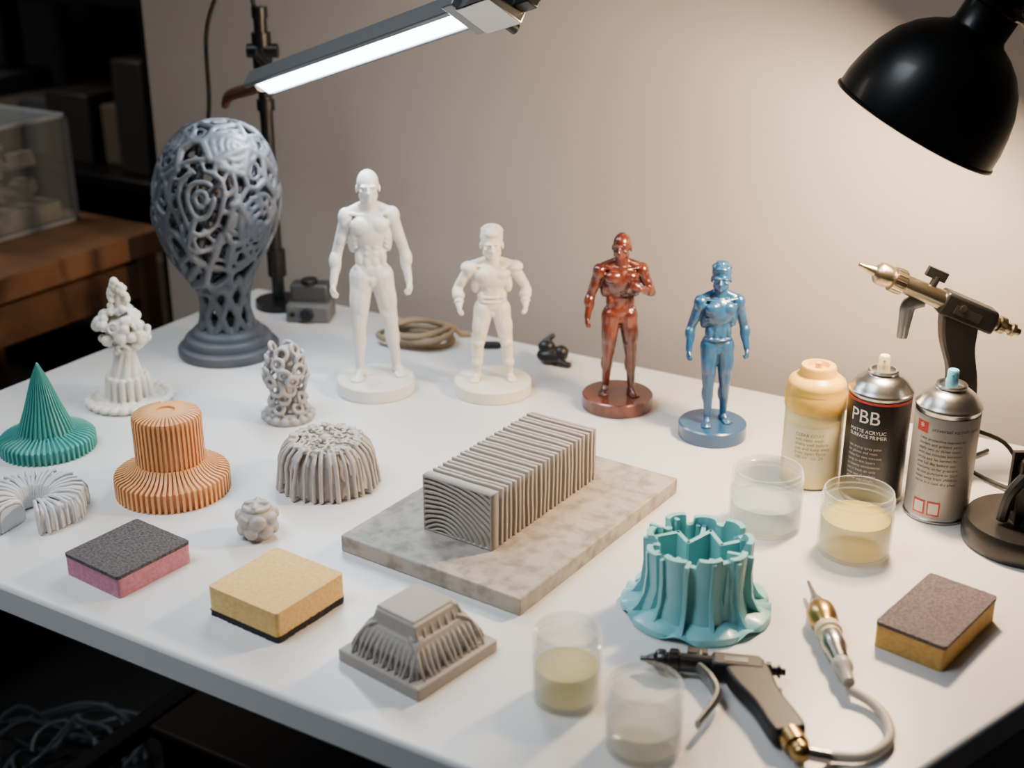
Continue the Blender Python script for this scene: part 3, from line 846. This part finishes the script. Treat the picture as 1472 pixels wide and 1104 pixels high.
for (t,r),zt in zip(P,hts):
    for rr in(r,r-th):
        fl=.006 if rr==r else 0
        tp=.0012 if rr==r else 0
        vo.append(V(((rr+fl)*math.cos(t),(rr+fl)*math.sin(t),.008)))
        vo.append(V(((rr-.001)*math.cos(t),(rr-.001)*math.sin(t),.030)))
        vo.append(V(((rr+tp)*math.cos(t),(rr+tp)*math.sin(t),zt)))
fs=[]
for i in range(N):
    a=i*6; b_=((i+1)%N)*6
    fs+=[(a,b_,b_+1,a+1),(a+1,b_+1,b_+2,a+2),(a+3,a+4,b_+4,b_+3),(a+4,a+5,b_+5,b_+4),(a+2,b_+2,b_+5,a+5)]
g.add(vo,fs)
for i in range(13):
    t=TAU*i/13+.10+RM.uniform(-.07,.07); Mf=Matrix.Rotation(t,4,'Z')@Matrix.Rotation(rad(90)+RM.uniform(-.03,.03),4,'X'); tp=RM.choice((.072,.064,.068))
    g.prism([(.038,.006),(.065,.006),(.058,.013),(.0522,.024),(.0502,.045),(.0512,tp),(.038,tp)],.0038,Mf)
zz_=[(-.040,.012),(-.018,.022),(-.010,.002),(.012,.026),(.020,.000),(.040,.010)]
for (x0,y0),(x1,y1) in zip(zz_,zz_[1:]):
    L_=math.hypot(x1-x0,y1-y0)
    g.box(((x0+x1)/2,(y0+y1)/2,.038),(L_+.003,.0042,.056),0,Matrix.Rotation(math.atan2(y1-y0,x1-x0),3,'Z'))
for t,r1 in((-1.0,.026),(-2.3,.028),(1.4,.022),(2.3,.030),(-.3,.026)):
    g.box(((.044+r1)/2*math.cos(t),(.044+r1)/2*math.sin(t),.037),(.044-r1,.0042,.052),0,Matrix.Rotation(t,3,'Z'))
g.build('mould',am,[M_aq],bevel=.0012,angle=40)

# ------------------------------------------------------------------ sponges
M_grit=mat('grit_dark','#54504f',.85,bump=.5,bscale=700,col2='#302c2e',vscale=420)
M_grit2=mat('grit_plum','#5d5255',.85,bump=.5,bscale=700,col2='#3e363a',vscale=420)
M_yel=mat('yellow_foam','#ddb873',.85,bump=.3,bscale=350,col2='#d3ab63',vscale=260)
M_pnk=mat('pink_foam','#b97a8c',.85,bump=.3,bscale=350,col2='#ab6c7e',vscale=260)
M_yel2=mat('ochre_foam','#c09c58',.85,bump=.3,bscale=350,col2='#b58f4b',vscale=260)
M_fuzz=mat('black_scour','#1a191c',.95,bump=.9,bscale=500)
def sponge(X,Y,az,w,l,layers):
    e=place('sanding_sponge',X,Y,az); z=0
    for nm,h,m,grow,rough in layers:
        g=Geo(); ww_,ll=w+grow,l+grow; nx=ny=36
        nz=max(2,int(h/.0022))
        pts={}
        vs=[];fs=[]
        def key(i,j,k): 
            if (i,j,k) in pts: return pts[(i,j,k)]
            x=-ww_/2+ww_*i/nx; y=-ll/2+ll*j/ny; zz=h*k/nz
            ed=V((x,y,zz)); nn_=noise.noise_vector(ed*320)*rough
            cr=.003; ax_=abs(x)-(ww_/2-cr); ay=abs(y)-(ll/2-cr)
            if ax_>0 and ay>0:
                q=math.hypot(ax_,ay)
                if q>cr: x=math.copysign(ww_/2-cr+ax_*cr/q,x); y=math.copysign(ll/2-cr+ay*cr/q,y)
            if k==0: nn_.z=0
            pts[(i,j,k)]=len(vs); vs.append(V((x,y,zz))+nn_); return pts[(i,j,k)]
        for i in range(nx):
            for j in range(ny):
                fs.append((key(i,j,nz),key(i+1,j,nz),key(i+1,j+1,nz),key(i,j+1,nz)))
                fs.append((key(i,j,0),key(i,j+1,0),key(i+1,j+1,0),key(i+1,j,0)))
        for k in range(nz):
            for i in range(nx):
                fs.append((key(i,0,k),key(i+1,0,k),key(i+1,0,k+1),key(i,0,k+1)))
                fs.append((key(i,ny,k),key(i,ny,k+1),key(i+1,ny,k+1),key(i+1,ny,k)))
            for j in range(ny):
                fs.append((key(0,j,k),key(0,j,k+1),key(0,j+1,k+1),key(0,j+1,k)))
                fs.append((key(nx,j,k),key(nx,j+1,k),key(nx,j+1,k+1),key(nx,j,k+1)))
        g.add(vs,fs,0,Matrix.Translation((0,0,z)))
        g.build(nm,e,[m],angle=50); z+=h
sponge(-.3731,1.1294,36,.079,.087,[('foam',.020,M_pnk,0,.0001),('abrasive',.0035,M_grit,.0006,.0003)])
sponge(-.216,1.0558,35,.086,.088,[('scour_pad',.0065,M_fuzz,.0006,.0011),('foam',.024,M_yel,0,.00012)])
sponge(.3782,1.014,41,.064,.110,[('foam',.022,M_yel2,0,.0001),('abrasive',.0035,M_grit2,.0006,.0003)])

# ------------------------------------------------------------------ jars
M_jar=clear_mat('clear_plastic','#e2e5e1',.92,.08,.50,.27)
def jar(X,Y,r,h,liq,lm):
    e=place('plastic_jar',X,Y); g=Geo(); nk=h*.74; rn=r*.93; t=.0016
    prof=[(0,0),(r-.004,0),(r-.001,.002),(r,.005),(r,nk-.007),(r-.001,nk-.003),(rn,nk),(rn,nk+.003),
          (rn+.0020,nk+.004),(rn+.0020,nk+.006),(rn,nk+.007),(rn,nk+.009),(rn+.0018,nk+.010),(rn+.0018,nk+.0115),(rn,nk+.0125),
          (rn,h-.002),(rn+.0006,h-.0008),(rn,h),(rn-t,h),(rn-t,nk),(r-t-.001,nk-.004),(r-t,nk-.008),(r-t,.006),(r-.005,.003),(0,.003)]
    g.lathe(prof,72); g.build('jar',e,[M_jar],angle=50)
    g=Geo(); ri=r-t-.0006
    g.lathe([(0,.0036),(r-.0055,.0036),(ri,.0068),(ri,liq-.0008),(ri-.0006,liq),(0,liq)],72); g.build('liquid',e,[lm],angle=50)
def liqm(n,c,cl):
    return clear_mat(n,c,cl,.12,.3,.3)
jar(.2615,1.2174,.0375,.066,.030,liqm('liquid_clear','#c6dadb',.66))
jar(.3406,1.1624,.0362,.068,.040,liqm('liquid_yellow','#e3cc62',.42))
jar(.0449,.9162,.0287,.067,.033,liqm('liquid_cream','#e6d88c',.50))
jar(.1023,.8522,.0305,.060,.024,liqm('liquid_milky','#e6e1ca',.58))

# ------------------------------------------------------------------ bottle and cans
yb=place('squeeze_bottle',.3305,1.327,15)
M_cream=mat('cream_plastic','#dccb90',.35,sss=.05); M_amb=mat('amber_plastic','#dcae4c',.34)
g=Geo(); g.lathe([(0,0),(.029,0),(.032,.003),(.032,.088),(.0315,.090),(0,.090)],72); g.build('body',yb,[M_cream],angle=50)
g=Geo(); g.lathe([(.031,.088),(.0332,.089),(.0335,.092),(.0335,.106),(.0315,.109),(.0318,.115),(.030,.120),(.025,.124),(.0205,.1255),(.0195,.127),(.0195,.134),(.018,.1365),(.012,.1365),(.010,.132),(.004,.131),(0,.131)],72)
g.cyl((0,0,.13),(0,0,.139),.004)
g.build('cap',yb,[M_amb],angle=45)
M_ink=mat('label_ink_grey','#8a8272',.6)
g=Geo(); g.lathe([(.0322,.018),(.0324,.0185),(.0324,.074),(.0322,.0745)],72,0,None,None,rad(-150),rad(-30)); g.build('label',yb,[mat('label_cream','#dccfa8',.5)])
wrap_text(yb,"CLEAR COAT\nsoft resin wash\nshake well before\nuse and keep away\nfrom open flame\n100 ml   no. 24",.0052,.0327,-.55,.064,M_ink)

def can(X,Y,az,nozzle,nm_h=0.0):
    e=place('spray_paint_can',X,Y,az); g=Geo(); r=.0328
    g.lathe([(0,.002),(r-.004,.002),(r-.002,0),(r,.0008),(r+.0005,.002),(r,.0035),(r-.0006,.004),(r-.0006,.121),(r+.0006,.1225),(r+.0006,.1245),(r-.0008,.126),
             (r-.003,.129),(.026,.135),(.0205,.1395),(.0165,.1415),(.0155,.1435),(.0160,.145),(.0150,.1465),(.0125,.1465),(.0115,.1435),(0,.143)],80)
    g.build('body',e,[M_steel],angle=50)
    g=Geo(); g.lathe([(.0065,.143),(.0065,.1500),(.0058,.1515),(.0058,.160),(.0048,.1615),(0,.1615)],24); g.cyl((0,-.004,.1575),(0,-.0066,.1575),.0012,seg=10)
    g.build('nozzle',e,[nozzle],angle=45)
    return e,r
M_wht_ink=mat('label_ink_white','#e9e6df',.5); M_redi=mat('label_red','#b3241c',.5)
e,r=can(.3893,1.2894,17,mat('nozzle_cream','#d8cba5',.4))
g=Geo(); g.lathe([(r-.0002,.006),(r,.0065),(r,.1155),(r-.0002,.116)],80); g.build('label',e,[mat('label_black','#17171a',.35)])
g=Geo(); g.lathe([(r,.1163),(r+.0002,.1165),(r+.0002,.119),(r,.1192)],80); g.build('stripe',e,[M_redi])
wrap_text(e,"PBB",.021,r+.0003,-.95,.095,M_wht_ink)
wrap_text(e,"MATTE ACRYLIC\nSURFACE PRIMER",.0055,r+.0003,-.92,.084,M_wht_ink)
wrap_text(e,"fast drying spray paint\nfor plastic and resin\nshake for two minutes\nspray in thin layers\nat twenty centimetres\nuse in fresh air only\nkeep out of sunlight\n400 ml  net weight",.0042,r+.0003,-.9,.066,mat('label_ink_dim','#a9a49a',.5),ls=1.25)
e,r=can(.4483,1.2486,19,mat('nozzle_blue','#5c9fbd',.4))
g=Geo(); g.lathe([(r-.0002,.006),(r,.0065),(r,.1175),(r-.0002,.118)],80); g.build('label',e,[mat('label_silver','#9c9893',.4,metal=.3)])
M_inkd=mat('label_ink_dark','#45413d',.6)
g=Geo(); 
def patch(g,R,a0,a1,z0,z1,mi=0):
    n=10; vs=[V((R*math.sin(a0+(a1-a0)*i/n),-R*math.cos(a0+(a1-a0)*i/n),z)) for z in(z0,z1) for i in range(n+1)]
    g.add(vs,[(i,i+1,n+2+i,n+1+i) for i in range(n)],mi)
patch(g,r+.0003,-.98,-.55,.100,.112,0); patch(g,r+.0003,-.75,-.35,.010,.026,0); patch(g,r+.0006,-.70,-.40,.012,.024,1)
patch(g,r+.0003,-.28,.12,.010,.026,0); patch(g,r+.0006,-.23,.07,.012,.024,1)
g.build('icons',e,[M_redi,mat('label_icon_bg','#c9c2ba',.5)],recalc=False)
wrap_text(e,"* ",.012,r+.0005,-.85,.1015,M_wht_ink)
wrap_text(e,"universal varnish spray",.0058,r+.0003,-.42,.104,M_inkd)
wrap_text(e,"clear protective topcoat for\nmodels and printed parts\napply two or three coats\nwait ten minutes between\ncoats and let harden for\none full day before use\ncontents under pressure\ndo not puncture or burn\nkeep away from children\nstore in a cool dry place",.0044,r+.0003,-.80,.093,M_inkd,ls=1.2)

# ------------------------------------------------------------------ airbrush guns
def gun(e,M,L,br,hand_pts,hw,trig,blk0,nose,bodym):
    def T(s,p,c=0): return M@V((s,p,c))
    g=Geo(); AX=Matrix.Translation(M@V((0,0,0)))@basis(M.to_3x3()@V((1,0,0))).to_4x4()
    k=L/.193
    prof=[(0,0),(.0022,0),(.0030,.008*k),(.0045,.012*k),(.0055,.018*k),(br*.95,.022*k),(br*1.05,.025*k),(br*1.05,.034*k),(br*.85,.035*k),(br*.85,.038*k),(br*1.12,.039*k),(br*1.12,.052*k),(br*.88,.054*k),(br*.88,.115*k),(0,.115*k)]
    g.lathe(prof,32,0,AX,None)
    for i in range(14):
        t=TAU*i/14; a=AX@V((br*1.10*math.cos(t),br*1.10*math.sin(t),.040*k)); b_=AX@V((br*1.10*math.cos(t),br*1.10*math.sin(t),.051*k))
        g.cyl(a,b_,.0009,seg=6,mi=0)
    g.build('barrel',e,[nose],angle=35)
    g=Geo()
    b0=blk0; b1=L*.82
    g.prism([(b0,-br*1.05),(b1,-br*1.05),(b1+.004,-br*.4),(b1+.004,br*1.1),(b0,br*1.15)],br*1.9,M,0)
    C=catmull([V((p[0],p[1],0)) for p in hand_pts],5); Lf=[];Rt=[]
    for i,p in enumerate(C):
        a=C[max(i-1,0)]; q=C[min(i+1,len(C)-1)]; dd=(q-a).normalized(); nrm=V((-dd.y,dd.x,0)); f=i/(len(C)-1)
        w=hw*(1.15-.35*f+.08*math.sin(f*9))
        Lf.append(p+nrm*w); Rt.append(p-nrm*w)
    g.prism([(p.x,p.y) for p in Lf+Rt[::-1]],br*1.75,M,0)
    g.build('grip',e,[bodym],bevel=.003,bseg=3)
    g=Geo()
    AR=AX
    g.lathe([(0,L*.82),(br*.6,L*.82),(br*.6,L*.86),(br*.8,L*.865),(br*.8,L*.90),(br*.45,L*.905),(br*.45,L*.94),(br*.62,L*.945),(br*.62,L*.965),(br*.35,L*.97),(br*.35,L),(0,L)],24,0,AR)
    g.cyl(T(L*.62,-br*.2,-br*1.0),T(L*.62,-br*.2,-br*1.12),br*.30,mi=0)
    g.build('fittings',e,[nose],angle=40)
    g=Geo()
    g.cyl(T(trig[0][0],-br*.6),T(trig[0][0],-br*1.75),br*.35,mi=0); g.box(T(trig[0][0]-.002,-br*1.9),(br*1.9,br*.9,br*.5),0,M.to_3x3())
    g.build('lever',e,[M_black],angle=40)
    g=Geo()
    g.tube([T(*p) for p in trig],[br*.38,br*.46,br*.38,br*.30],10,flat=1.6); g.build('trigger',e,[mat('trigger_grey','#8b8d90',.3,metal=.8)])
    g=Geo(); g.box(T(L*.66,br*.15,-br*.97),(L*.16,br*.8,.0006),0,M.to_3x3()); g.box(T(L*.66,br*.15,br*.97),(L*.16,br*.8,.0006),0,M.to_3x3())
    g.build('plate',e,[M_dsteel])
g1=place('airbrush_gun',.4924,1.324)
MU=Matrix(((.92,-.391,0,-.1306),(0,0,1,0),(-.391,-.92,0,.2495),(0,0,0,1)))
gun(g1,MU,.193,.0118,[(.122,.004),(.138,.035),(.160,.065),(.178,.100)],.0165,[(.082,.008),(.070,.018),(.074,.034),(.081,.054)],.098,mat('champagne_metal','#b3a78f',.28,metal=1),M_black)
g=Geo(); g.cyl((0,0,0),(0,0,.006),.018); g.cyl((0,0,.006),(0,0,.10),.004); g.build('stand',g1,[M_black])
g=Geo(); g.tube([MU@V((.184,.108,0)),MU@V((.188,.118,0)),(.045,-.01,.05),(.062,-.03,.018),(.050,-.035,.006),(.02,.03,.004),(.06,.07,.004)],.0024,8); g.build('hose',g1,[M_black])
g2=place('airbrush_gun',.16,.93)
ML2=Matrix(((.986,-.169,0,-.0509),(-.169,-.986,0,.0268),(0,0,1,.0115),(0,0,0,1)))
gun(g2,ML2,.122,.0092,[(.088,.004),(.098,.030),(.112,.060),(.124,.088)],.0155,[(.050,.006),(.060,.022),(.066,.045),(.052,.085)],.060,mat('gunmetal','#3b3c3f',.28,metal=.9),mat('gun_black','#111114',.5,spec=.3))
g=Geo(); A=ML2@V((.124,.088,0)); B=ML2@V((.131,.106,0)); dd=(B-A).normalized()
g.cyl(A-dd*.002,A+dd*.012,.0100,mi=0); g.cyl(A+dd*.012,B,.0078,mi=0); g.cyl(B,B+V((.022,-.004,-.002)),.0055,mi=1)
g.ell(B,.0085,mi=0)
g.build('coupling',g2,[M_brass,M_steel],angle=40)
hs_=[B+V((.020,-.004,-.002)),V((.085,-.098,-.0+.006)),V((.110,-.098,.006)),V((.134,-.078,.006)),V((.139,-.050,.006)),V((.131,-.028,.007)),V((.1185,-.016,.0085))]
g=Geo(); g.tube(hs_,.0042,12); 
g.build('hose',g2,[mat('hose_beige','#b3aa9b',.5)])
pn=place('air_pen_tool',.278,.99)
g=Geo(); z=.0135
def ly(P,mi):
    M=Matrix.Translation((0,.09,z))@Matrix(((1,0,0,0),(0,0,-1,0),(0,1,0,0),(0,0,0,1)))
    g.lathe(P,32,mi,M)
ly([(0,-.002),(.0016,0),(.0022,.010),(.0030,.026),(.0060,.034),(.0062,.040)],1)
ly([(.0062,.038),(.0085,.042),(.0130,.052),(.0135,.060),(.0125,.070),(.0095,.075),(.0095,.079)],0)
ly([(.0095,.078),(.0115,.080),(.0118,.088),(.0100,.090),(.0100,.094)],2)
ly([(.0095,.093),(.0105,.096),(.0105,.112),(.0085,.116),(.0075,.130),(.0065,.132)],1)
ly([(.0070,.131),(.0085,.134),(.0085,.142),(.0060,.145),(.0050,.162),(0,.163)],3)
g.build('pen',pn,[M_brass,M_steel,mat('pen_cream','#cdbf9a',.4),mat('pen_grey','#aaa79f',.4)],angle=40)

# ------------------------------------------------------------------ rope coil, knob, small device, pen cap
rp=place('rope_coil',-.134,1.7588)
g=Geo(); R=random.Random(2)
for k in range(4):
    P=[]; ox=R.uniform(-.010,.010); oy=R.uniform(-.006,.006); w=R.uniform(.040,.050)
    for i in range(10):
        t=TAU*i/10; P.append((w*math.cos(t)+ox,.030*math.sin(t)*(1+.2*math.cos(2*t+k))+oy,.005+.0065*k+.002*math.sin(t*2+k)))
    g.tube(P,.0042,8,closed=True)
g.tube([(-.04,-.01,.03),(0,.0,.036),(.045,.02,.02),(.06,.03,.006),(.075,.03,.005)],.0040,8)
g.build('rope',rp,[mat('jute','#86745d',.9,bump=.8,bscale=300)])
kb=place('wire_clip',.0551,1.685)
b=Geo(); b.ell((0,0,.012),(.022,.016,.012)); b.ell((-.008,0,.024),(.012,.010,.010)); b.ell((.012,-.006,.018),(.010,.010,.010)); b.cap((-.012,0,.03),.004,(.0,.004,.038),.004); b.cap((.01,-.014,.006),.005,(.022,-.02,.005),.004)
remesh(b,'clip',kb,M_black,.0011,1)
dv=place('desktop_power_unit',-.300,1.872,5)
g=Geo(); g.box((0,0,.014),(.066,.05,.028)); g.box((0,.006,.040),(.058,.030,.030),1); 
g.build('case',dv,[mat('device_grey','#5a5c5e',.5),mat('device_dark','#3a3b3d',.5)],bevel=.005,bseg=3)
g=Geo(); g.cyl((0,-.024,.014),(0,-.031,.014),.010); g.cyl((.0,.0,.055),(0,.0,.062),.012); g.cyl((-.022,-.024,.014),(-.022,-.028,.014),.004)
g.build('knobs',dv,[M_black],bevel=.001)
mk=place('marker_cap',-.030,1.742)
g=Geo(); g.cyl((-.012,0,.0055),(.012,0,.0055),.0052); g.cyl((.012,0,.0055),(.020,0,.0055),.0036); g.build('cap',mk,[M_black],bevel=.0008)

# ------------------------------------------------------------------ lights
def area(name,loc,target,sx,sy,power,col,spread=180):
    L=bpy.data.lights.new(name,'AREA'); L.shape='RECTANGLE'; L.size=sx; L.size_y=sy; L.energy=power; L.color=col; L.spread=rad(spread)
    o=bpy.data.objects.new(name,L); o.location=loc; bpy.context.collection.objects.link(o)
    o.rotation_euler=(V(target)-V(loc)).to_track_quat('-Z','Y').to_euler(); return o
c0=lp.location; Rz=Matrix.Rotation(YAW,3,'Z')
def W(base,p): return V(base)+Rz@V(p)
cl=W(c0,P1.lerp(P2,.545)+nn*.009)
LA=area('led_light',cl,cl+Rz@nn,Lb*.74,.018,3.2,(.78,.90,1.0))
zc=-(Rz@nn); xc=(Rz@d).normalized(); yc=zc.cross(xc)
LA.rotation_euler=Matrix((xc,yc,zc)).transposed().to_euler()
bl=bpy.data.lights.new('desk_lamp_light','POINT'); bl.energy=25; bl.color=(1.0,.72,.46); bl.shadow_soft_size=.028
bo=bpy.data.objects.new('desk_lamp_light',bl); bpy.context.collection.objects.link(bo)
bo.location=W(dl.location,ML@V((0,0,.004)))
area('overhead_fill',(-1.30,0.30,2.4),(-0.88,0.95,.75),1.0,1.0,4.9,(.82,.91,1.0),50)  # added cool fill over the table, out of view, no ceiling fixture behind it
area('recess_fill',(-2.9,1.0,2.4),(-2.4,1.9,.9),.6,.6,7,(1.0,.93,.86),110)  # added fill to lift the dark rack and bench corner, not an actual lamp

w=bpy.data.worlds.new('World'); bpy.context.scene.world=w; w.use_nodes=True
w.node_tree.nodes['Background'].inputs[0].default_value=(.55,.62,.72,1); w.node_tree.nodes['Background'].inputs[1].default_value=.035

# ------------------------------------------------------------------ camera
cam=bpy.data.cameras.new('camera'); cam.sensor_width=36; cam.lens=1900/1472*36; cam.clip_start=.02
co=bpy.data.objects.new('camera',cam); bpy.context.collection.objects.link(co)
co.location=(0,0,TZ+.65); co.rotation_euler=(rad(68),0,YAW)
cam.dof.use_dof=True; cam.dof.focus_distance=1.38; cam.dof.aperture_fstop=4.0
bpy.context.scene.camera=co
